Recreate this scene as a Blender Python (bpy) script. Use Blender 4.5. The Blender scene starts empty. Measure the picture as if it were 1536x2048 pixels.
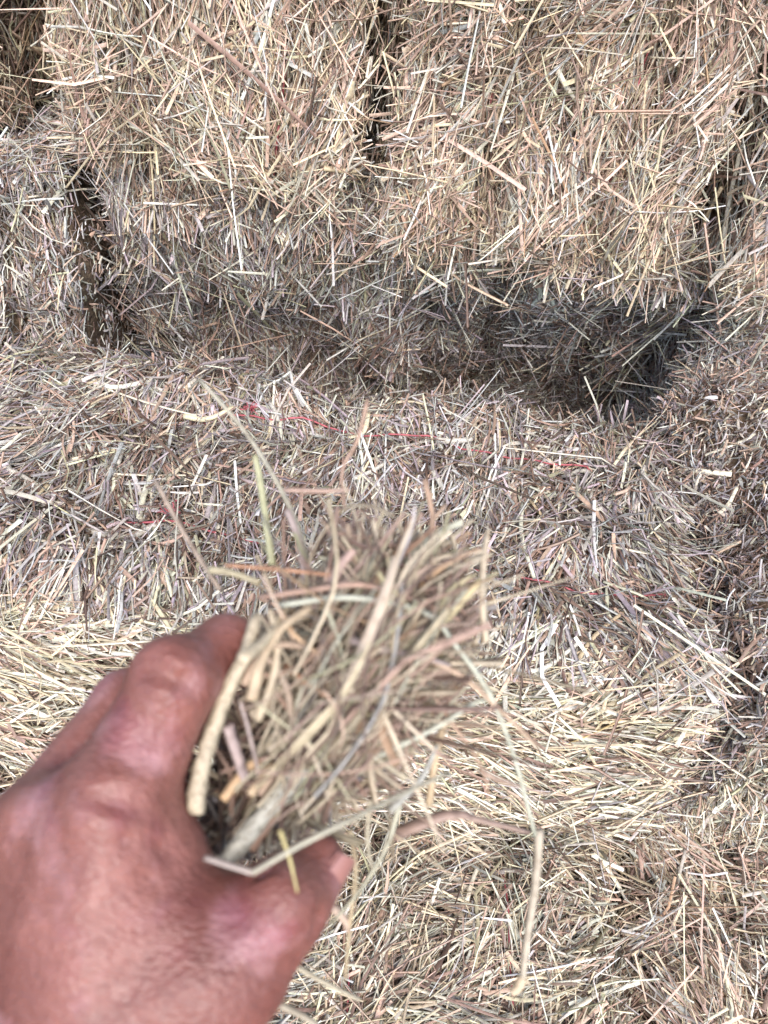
import bpy, math, random
import numpy as np
from mathutils import Matrix, Vector
from mathutils.bvhtree import BVHTree

SEED = 11
rng = np.random.default_rng(SEED)
random.seed(SEED)
scene = bpy.context.scene
col = scene.collection
R = math.radians

# ------------------------------------------------------------------ camera
F = 1547.0                                   # focal length in photo pixels (photo 1536 x 2048)
CAM_Z = 1.30
cam_data = bpy.data.cameras.new("camera")
cam = bpy.data.objects.new("camera", cam_data)
col.objects.link(cam)
cam_data.sensor_width = 36.0
cam_data.sensor_height = 36.0
cam_data.lens = 36.0 * F / 2048.0
cam_data.clip_start = 0.01
cam_data.clip_end = 200.0
cam_data.dof.use_dof = True
cam_data.dof.focus_distance = 0.92
cam_data.dof.aperture_fstop = 12.5
CAM_M = Matrix.Translation((0, 0, CAM_Z)) @ Matrix.Rotation(R(48), 4, 'X') @ Matrix.Rotation(R(5), 4, 'Z')
cam.matrix_world = CAM_M
scene.camera = cam
CM = np.array(CAM_M)
CR, CT = CM[:3, :3], CM[:3, 3]

# ------------------------------------------------------------------ world and sun
SUN_EL, SUN_AZ = 46.0, 172.0                 # azimuth clockwise from +Y: light comes over the photographer's shoulder
w = bpy.data.worlds.new("World")
scene.world = w
w.use_nodes = True
nt = w.node_tree
sky = nt.nodes.new("ShaderNodeTexSky")
sky.sky_type = 'NISHITA'
sky.sun_disc = False
sky.sun_elevation = R(SUN_EL)
sky.sun_rotation = R(SUN_AZ)
sky.air_density = 1.0
sky.dust_density = 1.2
sky.ozone_density = 0.6
bg = nt.nodes["Background"]
bg.inputs[1].default_value = 0.15
nt.links.new(sky.outputs[0], bg.inputs[0])
sun_d = bpy.data.lights.new("sun", 'SUN')
sun_d.energy = 1.5
sun_d.angle = R(35)
sun_d.color = (1.0, 0.92, 0.85)
sun = bpy.data.objects.new("sun", sun_d)
col.objects.link(sun)
sd = Vector((math.sin(R(SUN_AZ)) * math.cos(R(SUN_EL)), math.cos(R(SUN_AZ)) * math.cos(R(SUN_EL)), math.sin(R(SUN_EL))))
sun.rotation_euler = sd.to_track_quat('Z', 'Y').to_euler()
sun.location = sd * 10
scene.view_settings.view_transform = 'Standard'
scene.view_settings.look = 'None'
scene.view_settings.gamma = 1.0
scene.view_settings.exposure = 1.55
scene.cycles.max_bounces = 8
scene.cycles.diffuse_bounces = 4


# ------------------------------------------------------------------ helpers
def norm(a):
    return a / np.maximum(np.linalg.norm(a, axis=-1, keepdims=True), 1e-9)


def ray_dir(x, y):
    """world direction whose length is one unit of depth along the view axis"""
    return CR @ np.array([(x - 768) / F, -(y - 1024) / F, -1.0])


def at(x, y, d):
    return CT + ray_dir(x, y) * d


def project(P):
    q = (P - CT) @ CR
    d = np.maximum(-q[..., 2], 1e-4)
    return np.stack([768 + F * q[..., 0] / d, 1024 - F * q[..., 1] / d, -q[..., 2]], -1)


def smooth_noise(P, freq, seed, octaves=3):
    r = np.random.default_rng(seed)
    out = np.zeros(P.shape[:-1])
    for o in range(octaves):
        for _ in range(5):
            k = norm(r.normal(size=3)) * freq * (2 ** o) * r.uniform(.7, 1.3) * 6.283
            out += np.sin(P @ k + r.uniform(0, 6.28)) * (0.5 ** o) / 3.0
    return out


def make_mesh(name, V, Fq, C=None, smooth=True):
    V = np.asarray(V, dtype=np.float32).reshape(-1, 3)
    Fq = np.asarray(Fq, dtype=np.int32)
    k = Fq.shape[1]
    me = bpy.data.meshes.new(name)
    me.vertices.add(len(V))
    me.vertices.foreach_set("co", V.ravel())
    me.loops.add(Fq.size)
    me.loops.foreach_set("vertex_index", Fq.ravel())
    me.polygons.add(len(Fq))
    me.polygons.foreach_set("loop_start", np.arange(0, Fq.size, k, dtype=np.int32))
    try:
        me.polygons.foreach_set("loop_total", np.full(len(Fq), k, dtype=np.int32))
    except Exception:
        pass
    if smooth:
        me.polygons.foreach_set("use_smooth", np.ones(len(Fq), dtype=bool))
    me.update(calc_edges=True)
    if C is not None:
        a = me.attributes.new("Col", 'FLOAT_COLOR', 'POINT')
        c4 = np.ones((len(V), 4), dtype=np.float32)
        c4[:, :3] = np.asarray(C).reshape(-1, 3)
        a.data.foreach_set("color", c4.ravel())
    return me


def link(name, me, mat, parent=None, loc=None, label=None):
    o = bpy.data.objects.new(name, me)
    if me is not None and mat is not None and not me.materials:
        me.materials.append(mat)
    col.objects.link(o)
    if loc is not None:
        o.location = loc
    if parent is not None:
        o.parent = parent
    if label:
        o["label"] = label
    return o


def thing(name, loc, label, cat, group=None):
    o = bpy.data.objects.new(name, None)
    o.empty_display_size = .05
    col.objects.link(o)
    o.location = loc
    o["label"] = label
    o["category"] = cat
    if group:
        o["group"] = group
    return o


def tube(points, radii, sides=8, jitter=0.0, seed=0, flat=1.0):
    """closed tube along a polyline, world coordinates -> verts, quads"""
    P = np.asarray(points, float)
    n = len(P)
    rad = np.broadcast_to(np.asarray(radii, float), (n,))
    T = norm(np.gradient(P, axis=0))
    ref = np.array([.13, .31, .94])
    S = norm(np.cross(T, ref))
    B = np.cross(T, S)
    a = np.linspace(0, 2 * np.pi, sides, endpoint=False)
    rr = np.random.default_rng(seed)
    k = 1 + jitter * rr.normal(size=(n, sides))
    V = P[:, None] + (S[:, None] * np.cos(a)[None, :, None] + B[:, None] * np.sin(a)[None, :, None] * flat) * (rad[:, None] * k)[..., None]
    V = V.reshape(-1, 3)
    q = []
    for i in range(n - 1):
        for j in range(sides):
            j2 = (j + 1) % sides
            q.append((i * sides + j, i * sides + j2, (i + 1) * sides + j2, (i + 1) * sides + j))
    V = np.vstack([V, P[0], P[-1]])
    c0, c1 = len(V) - 2, len(V) - 1
    for j in range(0, sides, 2):
        j1, j2 = (j + 1) % sides, (j + 2) % sides
        q.append((c0, j2, j1, j))
        b = (n - 1) * sides
        q.append((c1, b + j, b + j1, b + j2))
    return V, np.array(q)


def spline(pts, per=5):
    """Catmull-Rom through the points"""
    P = np.asarray(pts, float)
    if len(P) < 3:
        t = np.linspace(0, 1, per + 1)[:, None]
        return P[0] * (1 - t) + P[-1] * t
    Q = np.vstack([2 * P[0] - P[1], P, 2 * P[-1] - P[-2]])
    out = []
    for i in range(1, len(Q) - 2):
        t = np.linspace(0, 1, per, endpoint=False)[:, None]
        a, b, c, d = Q[i - 1], Q[i], Q[i + 1], Q[i + 2]
        out.append(.5 * (2 * b + (c - a) * t + (2 * a - 5 * b + 4 * c - d) * t ** 2 + (3 * b - a - 3 * c + d) * t ** 3))
    out.append(P[-1:])
    return np.vstack(out)


# ------------------------------------------------------------------ materials
def mat_new(name):
    m = bpy.data.materials.new(name)
    m.use_nodes = True
    n = m.node_tree
    return m, n, n.nodes["Principled BSDF"], n.nodes["Material Output"]


def ramp(n, stops):
    r = n.nodes.new("ShaderNodeValToRGB")
    e = r.color_ramp.elements
    while len(e) < len(stops):
        e.new(.5)
    for i, (p, c) in enumerate(stops):
        e[i].position = p
        e[i].color = (*c, 1)
    return r


def hay_material(name, transl=.08, spots=False):
    m, n, b, out = mat_new(name)
    at_ = n.nodes.new("ShaderNodeAttribute")
    at_.attribute_name = "Col"
    tc = n.nodes.new("ShaderNodeTexCoord")
    noi = n.nodes.new("ShaderNodeTexNoise")
    noi.inputs["Scale"].default_value = 260.0
    noi.inputs["Detail"].default_value = 3.0
    n.links.new(tc.outputs["Object"], noi.inputs["Vector"])
    rp = ramp(n, [(.28, (.62, .58, .55)), (.52, (1, 1, 1)), (.8, (1.12, 1.10, 1.05))])
    n.links.new(noi.outputs["Fac"], rp.inputs[0])
    mul = n.nodes.new("ShaderNodeMix")
    mul.data_type = 'RGBA'
    mul.blend_type = 'MULTIPLY'
    mul.inputs[0].default_value = .8
    n.links.new(at_.outputs["Color"], mul.inputs[6])
    n.links.new(rp.outputs[0], mul.inputs[7])
    src = mul.outputs[2]
    if spots:
        v = n.nodes.new("ShaderNodeTexVoronoi")
        v.inputs["Scale"].default_value = 520.0
        n.links.new(tc.outputs["Object"], v.inputs["Vector"])
        rs = ramp(n, [(.12, (.34, .27, .2)), (.3, (1, 1, 1))])
        n.links.new(v.outputs["Distance"], rs.inputs[0])
        m2 = n.nodes.new("ShaderNodeMix")
        m2.data_type = 'RGBA'
        m2.blend_type = 'MULTIPLY'
        m2.inputs[0].default_value = .85
        n.links.new(src, m2.inputs[6])
        n.links.new(rs.outputs[0], m2.inputs[7])
        src = m2.outputs[2]
        bp = n.nodes.new("ShaderNodeBump")
        bp.inputs["Strength"].default_value = .6
        bp.inputs["Distance"].default_value = .0008
        n.links.new(v.outputs["Distance"], bp.inputs["Height"])
        n.links.new(bp.outputs[0], b.inputs["Normal"])
    n.links.new(src, b.inputs["Base Color"])
    b.inputs["Roughness"].default_value = .5
    b.inputs["Specular IOR Level"].default_value = .32
    tr = n.nodes.new("ShaderNodeBsdfTranslucent")
    n.links.new(src, tr.inputs[0])
    mx = n.nodes.new("ShaderNodeMixShader")
    mx.inputs[0].default_value = transl
    n.links.new(b.outputs[0], mx.inputs[1])
    n.links.new(tr.outputs[0], mx.inputs[2])
    n.links.new(mx.outputs[0], out.inputs[0])
    return m


M_HAY = hay_material("dry_hay")
M_WOOD = hay_material("speckled_stem", 0.0, True)


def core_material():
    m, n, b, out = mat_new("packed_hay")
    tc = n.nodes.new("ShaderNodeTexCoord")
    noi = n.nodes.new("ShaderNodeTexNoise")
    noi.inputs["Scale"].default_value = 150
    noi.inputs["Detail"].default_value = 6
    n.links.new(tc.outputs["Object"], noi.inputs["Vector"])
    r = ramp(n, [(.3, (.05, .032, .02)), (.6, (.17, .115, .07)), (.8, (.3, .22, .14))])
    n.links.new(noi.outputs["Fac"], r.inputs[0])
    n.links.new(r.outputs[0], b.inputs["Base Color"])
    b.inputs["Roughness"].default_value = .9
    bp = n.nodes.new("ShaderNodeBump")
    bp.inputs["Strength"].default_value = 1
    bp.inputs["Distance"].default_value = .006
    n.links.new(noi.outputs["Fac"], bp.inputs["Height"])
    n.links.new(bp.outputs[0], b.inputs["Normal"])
    return m


M_CORE = core_material()


def twine_material():
    m, n, b, out = mat_new("red_twine")
    tc = n.nodes.new("ShaderNodeTexCoord")
    noi = n.nodes.new("ShaderNodeTexNoise")
    noi.inputs["Scale"].default_value = 90
    n.links.new(tc.outputs["Object"], noi.inputs["Vector"])
    r = ramp(n, [(.3, (.30, .06, .075)), (.7, (.48, .13, .145))])
    n.links.new(noi.outputs["Fac"], r.inputs[0])
    n.links.new(r.outputs[0], b.inputs["Base Color"])
    b.inputs["Roughness"].default_value = .55
    return m


M_TWINE = twine_material()


def ground_material():
    m, n, b, out = mat_new("barn_dirt")
    noi = n.nodes.new("ShaderNodeTexNoise")
    noi.inputs["Scale"].default_value = 14
    noi.inputs["Detail"].default_value = 8
    r = ramp(n, [(.3, (.03, .022, .017)), (.7, (.08, .06, .045))])
    n.links.new(noi.outputs["Fac"], r.inputs[0])
    n.links.new(r.outputs[0], b.inputs["Base Color"])
    b.inputs["Roughness"].default_value = .95
    return m


def skin_material():
    m, n, b, out = mat_new("weathered_shaded_skin")
    tc = n.nodes.new("ShaderNodeTexCoord")

    def noise(scale, detail, vec=None, rough=.55):
        t = n.nodes.new("ShaderNodeTexNoise")
        t.inputs["Scale"].default_value = scale
        t.inputs["Detail"].default_value = detail
        t.inputs["Roughness"].default_value = rough
        n.links.new(vec if vec else tc.outputs["Object"], t.inputs["Vector"])
        return t

    def mix(kind, fac, a, bb):
        x = n.nodes.new("ShaderNodeMix")
        x.data_type = 'RGBA'
        x.blend_type = kind
        if isinstance(fac, float):
            x.inputs[0].default_value = fac
        else:
            n.links.new(fac, x.inputs[0])
        for s, v in ((6, a), (7, bb)):
            if isinstance(v, tuple):
                x.inputs[s].default_value = (*v, 1)
            else:
                n.links.new(v, x.inputs[s])
        return x.outputs[2]

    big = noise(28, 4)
    base = ramp(n, [(.3, (.145, .050, .040)), (.52, (.23, .090, .072)), (.75, (.30, .132, .108))])  # weathered tan, darkened further: the photographer's shade is put into this colour
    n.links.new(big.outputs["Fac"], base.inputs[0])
    # wrinkle direction: stretched noise across the hand
    mp = n.nodes.new("ShaderNodeMapping")
    mp.inputs["Rotation"].default_value = (0, 0, R(38))
    mp.inputs["Scale"].default_value = (1, 1.9, 1)
    n.links.new(tc.outputs["Object"], mp.inputs["Vector"])
    wr = noise(170, 5, mp.outputs[0], .6)
    patch = noise(48, 4)
    pr = ramp(n, [(.52, (0, 0, 0)), (.72, (.65, .65, .65))])
    n.links.new(patch.outputs["Fac"], pr.inputs[0])
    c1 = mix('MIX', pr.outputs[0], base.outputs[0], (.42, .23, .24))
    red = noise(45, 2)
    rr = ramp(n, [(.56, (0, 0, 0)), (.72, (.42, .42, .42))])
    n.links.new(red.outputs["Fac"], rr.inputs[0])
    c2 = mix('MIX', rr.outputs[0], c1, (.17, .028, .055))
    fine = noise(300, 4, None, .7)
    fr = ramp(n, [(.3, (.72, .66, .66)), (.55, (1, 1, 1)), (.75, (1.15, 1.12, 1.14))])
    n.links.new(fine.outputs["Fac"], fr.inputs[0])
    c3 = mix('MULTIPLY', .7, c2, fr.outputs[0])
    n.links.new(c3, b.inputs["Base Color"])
    rg = ramp(n, [(.3, (.36, .36, .36)), (.7, (.56, .56, .56))])
    n.links.new(wr.outputs["Fac"], rg.inputs[0])
    n.links.new(rg.outputs[0], b.inputs["Roughness"])
    b.inputs["Specular IOR Level"].default_value = .45
    b.inputs["Subsurface Weight"].default_value = .25
    b.inputs["Subsurface Radius"].default_value = (.006, .0022, .0012)
    b.inputs["Subsurface Scale"].default_value = 1.0
    vor = n.nodes.new("ShaderNodeTexVoronoi")
    vor.inputs["Scale"].default_value = 480
    n.links.new(mp.outputs[0], vor.inputs["Vector"])
    add = n.nodes.new("ShaderNodeMath")
    add.operation = 'MULTIPLY_ADD'
    n.links.new(vor.outputs["Distance"], add.inputs[0])
    add.inputs[1].default_value = .6
    n.links.new(wr.outputs["Fac"], add.inputs[2])
    bp = n.nodes.new("ShaderNodeBump")
    bp.inputs["Strength"].default_value = .42
    bp.inputs["Distance"].default_value = .0016
    n.links.new(add.outputs[0], bp.inputs["Height"])
    n.links.new(bp.outputs[0], b.inputs["Normal"])
    return m


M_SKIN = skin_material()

# ------------------------------------------------------------------ ground
gs = 60.0
g = link("ground", make_mesh("ground", [(-gs, -gs, 0), (gs, -gs, 0), (gs, gs, 0), (-gs, gs, 0)], [(0, 1, 2, 3)], smooth=False), ground_material())
g["kind"] = "structure"

# unseen corrugated sheet added over the stack to block overhead sky; front left open
xs_ = np.arange(-3.2, 3.2, .019)
zz_ = 2.75 + .012 * np.sin(xs_ / .076 * 2 * np.pi)
rv = np.concatenate([np.stack([xs_, np.full_like(xs_, y), zz_ + dz + (y - .15) * .05], 1) for y, dz in ((.15, 0), (6, 0), (6, .002), (.15, .002))])
nx = len(xs_)
rf = [(k * nx + i, ((k + 1) % 4) * nx + i, ((k + 1) % 4) * nx + i + 1, k * nx + i + 1) for k in range(4) for i in range(nx - 1)]
m_, n_, b_, o_ = mat_new("weathered_sheet_metal")
b_.inputs["Base Color"].default_value = (.32, .31, .30, 1)
b_.inputs["Metallic"].default_value = .6
b_.inputs["Roughness"].default_value = .6
sky_block_roof = link("sky_block_roof", make_mesh("sky_block_roof", rv, rf, smooth=False), m_)
sky_block_roof["kind"] = "structure"

# ------------------------------------------------------------------ hay strands
STRAW = np.array([
    (.68, .57, .40),    # 0 straw
    (.60, .58, .47),    # 1 pale green straw
    (.69, .64, .55),    # 2 bleached
    (.56, .40, .31),    # 3 pinkish tan
    (.34, .23, .18),    # 4 brown
    (.17, .115, .09),   # 5 dark brown
    (.44, .40, .39),    # 6 grey
    (.46, .43, .28),    # 7 olive
    (.44, .29, .185),   # 8 rusty
    (.45, .375, .39),   # 9 mauve grey
    (.54, .54, .51),    # 10 silvery
    (.64, .46, .37),    # 11 pink straw
])
PAL = {
    'stub': [.04, .09, .08, .14, .16, .15, .20, .0, .0, .14, .06],
    'deep': [.06, .03, .02, .15, .27, .32, .05, .03, .08],  # dark fill inside the grip; self-shadow put into the stalk colours
    'pink': [.24, .07, .18, .16, .08, .04, .03, .01, .02, 0, .03, .18],
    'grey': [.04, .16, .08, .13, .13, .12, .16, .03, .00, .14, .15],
    'green': [.05, .18, .12, .12, .12, .10, .13, .02, .00, .16, .13],
    'straw': [.28, .22, .15, .12, .10, .06, .03, .03, .00],
    'rusty': [.22, .05, .08, .22, .20, .10, .02, .08, .03],
    'hand': [.26, .04, .09, .20, .16, .09, .02, .03, .06, 0, 0, .05],
}


def strand_colors(n, pal):
    p = np.array(PAL[pal])
    p = np.concatenate([p, np.zeros(len(STRAW) - len(p))])
    idx = rng.choice(len(STRAW), n, p=p / p.sum())
    c = STRAW[idx] * np.exp(rng.normal(-.06, .24, (n, 1))) * (1 + rng.normal(0, .02, (n, 3)))
    return np.clip(c, .02, .82)


def strand_geo(P, T, N, L, W, C, bend, kink, kind, K=4, fold=.22):
    """kind 0 folded blade, 1 stem. Returns verts (n, m, 3), faces (f, 4) of one strand, colours (n, m, 3)"""
    n = len(P)
    s = np.linspace(-.5, .5, K + 1)
    T = norm(T)
    B = norm(np.cross(T, N))
    Nn = np.cross(B, T)
    a = rng.uniform(0, 2 * np.pi, n)
    bd = B * np.cos(a)[:, None] + Nn * np.sin(a)[:, None] * .6
    ctr = P[:, None] + T[:, None] * (L[:, None] * s)[..., None] + bd[:, None] * (bend * L)[:, None, None] * (s ** 2 - .08)[None, :, None]
    a2 = rng.uniform(0, 2 * np.pi, n)
    kd = B * np.cos(a2)[:, None] + Nn * np.sin(a2)[:, None] * .5
    sk = rng.uniform(-.2, .25, n)
    ctr = ctr + kd[:, None] * (np.maximum(s[None] - sk[:, None], 0) * (kink * L)[:, None])[..., None]
    tan = norm(np.gradient(ctr, axis=1))
    roll = rng.normal(0, .7, n) if kind == 0 else rng.uniform(0, 6.28, n)
    tw = rng.normal(0, .8, n)
    ang = roll[:, None] + tw[:, None] * s[None]
    S = B[:, None] * np.cos(ang)[..., None] + Nn[:, None] * np.sin(ang)[..., None]
    S = norm(S - tan * (S * tan).sum(-1, keepdims=True))
    U = np.cross(S, tan)
    if kind == 0:
        tap = np.where(rng.random(n)[:, None] < .5, 1 - .75 * np.clip(s + .1, 0, 1)[None] * 1.6, np.ones((1, K + 1)))
        hw = W[:, None] * .5 * np.clip(tap, .12, 1)
        V = np.stack([ctr - S * hw[..., None], ctr + U * (hw * 2 * fold)[..., None], ctr + S * hw[..., None]], 2)
        m = 3
        f = [(i * m + j, i * m + j + 1, (i + 1) * m + j + 1, (i + 1) * m + j) for i in range(K) for j in range(2)]
    else:
        hw = W[:, None] * .42 * np.linspace(1, .85, K + 1)[None]
        V = np.stack([ctr - S * hw[..., None] - U * (hw * .5)[..., None], ctr + U * hw[..., None], ctr + S * hw[..., None] - U * (hw * .5)[..., None]], 2)
        m = 3
        f = [(i * m + j, i * m + (j + 1) % m, (i + 1) * m + (j + 1) % m, (i + 1) * m + j) for i in range(K) for j in range(m)]
    V = V.reshape(n, -1, 3)
    along = 1 + rng.normal(0, .06, (n, K + 1)) + rng.normal(0, .12, n)[:, None] * s[None]
    Cc = np.repeat((C[:, None] * along[..., None])[:, :, None], m, 2).reshape(n, -1, 3)
    return V, np.array(f), np.clip(Cc, .015, .85)


def join(parts):
    Vs, Fs, Cs, o = [], [], [], 0
    for V, f, C in parts:
        n, m, _ = V.shape
        if n == 0:
            continue
        Vs.append(V.reshape(-1, 3))
        Cs.append(C.reshape(-1, 3))
        Fs.append((f[None] + (np.arange(n) * m)[:, None, None] + o).reshape(-1, 4))
        o += n * m
    return np.vstack(Vs), np.vstack(Fs), np.vstack(Cs)


def stalk_objects(V, f, C, parent, name, mat=None):
    """each strand of the arrays becomes a part of its own"""
    base = np.array(parent.location)
    for i in range(len(V)):
        c = V[i].mean(0)
        me = make_mesh(name, V[i] - c, f, C[i])
        link(name, me, mat or M_HAY, parent, c - base)


# ------------------------------------------------------------------ hay bales
BALES = []
AX = {'x': 0, 'y': 1, 'z': 2}
TRI = [0]


class Bale:
    def __init__(self, label, center, half, rot, L, W, pal, faces, tw=.1, seed=0, lump=.014, groove=.028, n_parts=150, r=.07, under=0.0):
        self.c = np.array(center, float)
        self.h = np.array(half, float)
        self.M = np.array(Matrix.Rotation(R(rot[2]), 3, 'Z') @ Matrix.Rotation(R(rot[1]), 3, 'Y') @ Matrix.Rotation(R(rot[0]), 3, 'X'))
        self.L, self.W = AX[L], AX[W]
        self.tw, self.seed, self.lump, self.groove, self.r = tw, seed, lump, groove, r
        self.pal, self.faces, self.n_parts, self.under = pal, faces, n_parts, under
        self.root = thing("hay_bale", tuple(self.c), label, "hay bale", "stacked hay bales")
        self.index = len(BALES)
        BALES.append(self)

    def disp(self, p, n):
        gmask = np.clip(1.3 - np.abs(n[..., self.W]) * 1.6, 0, 1)
        pw = p[..., self.W]
        q = p + self.seed * 1.7
        wob = smooth_noise(q, 3, self.seed + 5, 2) * .012
        g = sum(np.exp(-((pw + wob - s * self.tw) / .026) ** 2) for s in (-1, 1))
        return -self.groove * g * gmask + smooth_noise(q, 5.0, self.seed, 3) * self.lump

    def sag(self, q):
        """the front of a sagging bale draws back towards its foot"""
        if not self.under:
            return q
        u = np.clip((self.h[2] - .03 - q[..., 2]) / .40, 0, 1)
        q = q.copy()
        q[..., 1] += self.under * u * np.clip(-q[..., 1] / self.h[1], 0, 1)
        return q

    def surf(self, p):
        inner = np.clip(p, -(self.h - self.r), self.h - self.r)
        d = norm(p - inner + 1e-9)
        return inner + d * self.r, d

    def point(self, p):
        """box point -> displaced local point and local normal"""
        q, n = self.surf(p)
        d0 = self.disp(q, n)
        t1 = norm(np.cross(n, np.array([.31, .82, .47])))
        t2 = np.cross(n, t1)
        e = .006
        d1 = (self.disp(q + t1 * e, n) - d0) / e
        d2 = (self.disp(q + t2 * e, n) - d0) / e
        nn = norm(n - t1 * d1[..., None] - t2 * d2[..., None])
        qq = q + n * d0[..., None]
        if self.under:
            u = np.clip((self.h[2] - .03 - qq[..., 2]) / .40, 0, 1)
            fz = -self.under * (u > 0) / .40 * np.clip(-qq[..., 1] / self.h[1], 0, 1)
            nn = nn.copy()
            nn[..., 2] -= nn[..., 1] * fz
            nn = norm(nn)
        return self.sag(qq), nn, n

    def world(self, p):
        return p @ self.M.T + self.c

    def core(self):
        V, Fq, o = [], [], 0
        k = 30
        u = np.linspace(-1, 1, k + 1)
        for ax in range(3):
            for s in (-1, 1):
                a, b = np.meshgrid(u, u, indexing='ij')
                p = np.zeros((k + 1, k + 1, 3))
                p[..., ax] = s
                p[..., (ax + 1) % 3] = a
                p[..., (ax + 2) % 3] = b
                p = p.reshape(-1, 3) * self.h
                q, n = self.surf(p)
                q = self.sag(q + n * (self.disp(q, n) - .020)[:, None])
                V.append(q)
                for i in range(k):
                    for j in range(k):
                        f = (i * (k + 1) + j, (i + 1) * (k + 1) + j, (i + 1) * (k + 1) + j + 1, i * (k + 1) + j + 1)
                        Fq.append(tuple(x + o for x in (f if s > 0 else f[::-1])))
                o += len(q)
        V = np.vstack(V)
        Vw = V @ self.M.T
        me = make_mesh("bale_body", Vw, Fq)
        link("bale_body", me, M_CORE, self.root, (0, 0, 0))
        self.core_v, self.core_f = [tuple(v) for v in (Vw + self.c)], [tuple(x) for x in Fq]
        self.bvh = BVHTree.FromPolygons([tuple(v) for v in (Vw + self.c)], [tuple(x) for x in Fq])
        TRI[0] += len(Fq) * 2

    def strands(self):
        buckets = []
        for key, cfg in self.faces.items():
            ax = AX[key[0]]
            s = 1 if key[1] == '+' else -1
            o1, o2 = (ax + 1) % 3, (ax + 2) % 3
            area = 4 * self.h[o1] * self.h[o2]
            n0 = int(area * cfg.get('dens', 30000))
            p = np.zeros((n0, 3))
            p[:, ax] = s * self.h[ax]
            p[:, o1] = rng.uniform(-1, 1, n0) * self.h[o1]
            p[:, o2] = rng.uniform(-1, 1, n0) * self.h[o2]
            q, nn, n = self.point(p)
            Pw, Nw = self.world(q), nn @ self.M.T
            pr = project(Pw)
            view = norm(CT - Pw)
            inside = (pr[:, 0] > -130) & (pr[:, 0] < 1670) & (pr[:, 1] > -130) & (pr[:, 1] < 2180) & (pr[:, 2] > .05)
            keep = ((Nw * view).sum(1) > -.35) & (inside | (rng.random(n0) < .06))
            ki = np.nonzero(keep)[0]
            vs = seen(Pw[ki]) | (rng.random(len(ki)) < .05)
            keep[ki[~vs]] = False
            q, nn, Pw, Nw, n = q[keep], nn[keep], Pw[keep], Nw[keep], n[keep]
            cnt = len(q)
            if not cnt:
                continue
            # direction in the bale's own axes
            Lv = np.zeros(3); Lv[self.L] = 1
            Wv = np.zeros(3); Wv[self.W] = 1
            if 'pref' in cfg:
                pref = np.broadcast_to(np.array(cfg['pref'], float), (cnt, 3)).copy()
            else:
                pref = np.cross(np.broadcast_to(Lv, (cnt, 3)), nn)
                bad = np.linalg.norm(pref, axis=1) < .35
                pref[bad] = np.cross(np.broadcast_to(Wv, (cnt, 3)), nn)[bad]
            # swirl the preferred direction slowly over the face
            pref = norm(pref - nn * (pref * nn).sum(1, keepdims=True))
            side = np.cross(nn, pref)
            sw = smooth_noise(q, 3.2, self.seed + 31, 1) * cfg.get('swirl', .5) + smooth_noise(q, 11, self.seed + 41, 2) * cfg.get('tuft', .5)
            ang = sw + rng.normal(0, R(cfg.get('spread', 32)), cnt)
            uni = rng.random(cnt) < cfg.get('uni', .3)
            ang[uni] = rng.uniform(0, np.pi, uni.sum())
            # pinched along the twine: stalks lie along it; bundles fan out beside it
            tdir = norm(np.cross(nn, np.broadcast_to(Wv, (cnt, 3))))
            pw = q[:, self.W]
            dmin = np.minimum(np.abs(pw - self.tw), np.abs(pw + self.tw))
            near = np.exp(-(dmin / .036) ** 2) * np.clip(1.3 - np.abs(n[:, self.W]) * 1.6, 0, 1)
            isn = rng.random(cnt) < near * cfg.get('pinch', .85)
            edge = np.exp(-((self.h[self.W] - np.abs(pw)) / .035) ** 2) * (rng.random(cnt) < .85) > .35
            if cfg.get('edge'):
                isn |= edge
            t = pref * np.cos(ang)[:, None] + side * np.sin(ang)[:, None]
            ts = np.cross(nn, tdir)
            an = rng.normal(0, R(17), cnt)
            t[isn] = (tdir * np.cos(an)[:, None] + ts * np.sin(an)[:, None])[isn]
            tilt = rng.normal(R(cfg.get('tilt', 0)), R(cfg.get('tilt_sd', 11)), cnt)
            t = norm(t * np.cos(tilt)[:, None] + nn * np.sin(tilt)[:, None])
            l0, l1 = cfg.get('len', (.025, .07))
            Ls = l0 + (l1 - l0) * rng.beta(1.3, 2.6, cnt)
            if cfg.get('edge'):
                Ls[edge] *= .6
            Ws = np.clip(np.exp(rng.normal(math.log(cfg.get('wid', .0026)), .38, cnt)), .0009, .0055)
            dep = rng.beta(1.5, 1.25, cnt) * .030 - .005
            lift = .30 * Ls * np.maximum(np.sin(tilt), 0)
            longish = rng.random(cnt) < cfg.get('long', .02)
            Ls[longish] *= rng.uniform(1.6, 2.6, longish.sum())
            dep[longish] = -.005
            Pq = q - nn * (dep - lift)[:, None] + 0
            # keep stalks from standing off the rounded edges
            Pw = self.world(Pq)
            Tw = t @ self.M.T
            C = strand_colors(cnt, cfg.get('pal', self.pal))
            bend = np.abs(rng.normal(0, .32, cnt))
            kink = np.where(rng.random(cnt) < .2, rng.normal(0, .8, cnt), 0)
            kind = (rng.random(cnt) < cfg.get('stem', .35)).astype(int)
            prj = project(Pw)
            vis = (prj[:, 0] > 0) & (prj[:, 0] < 1536) & (prj[:, 1] > 0) & (prj[:, 1] < 2048)
            score = np.where(vis & (dep < .001), Ls * Ws / np.maximum(prj[:, 2], .2) ** 2, 0)
            for kk in (0, 1):
                mk = kind == kk
                if mk.any():
                    V, f, Cc = strand_geo(Pw[mk], Tw[mk], Nw[mk], Ls[mk], Ws[mk], C[mk], bend[mk], kink[mk], kk, K=3)
                    buckets.append((V, f, Cc, score[mk]))
        if not buckets:
            return
        allsc = np.concatenate([b[3] for b in buckets])
        npart = min(self.n_parts, int((allsc > 0).sum()))
        thr = np.sort(allsc)[-npart] if npart > 0 else 1e9
        rest = []
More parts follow.
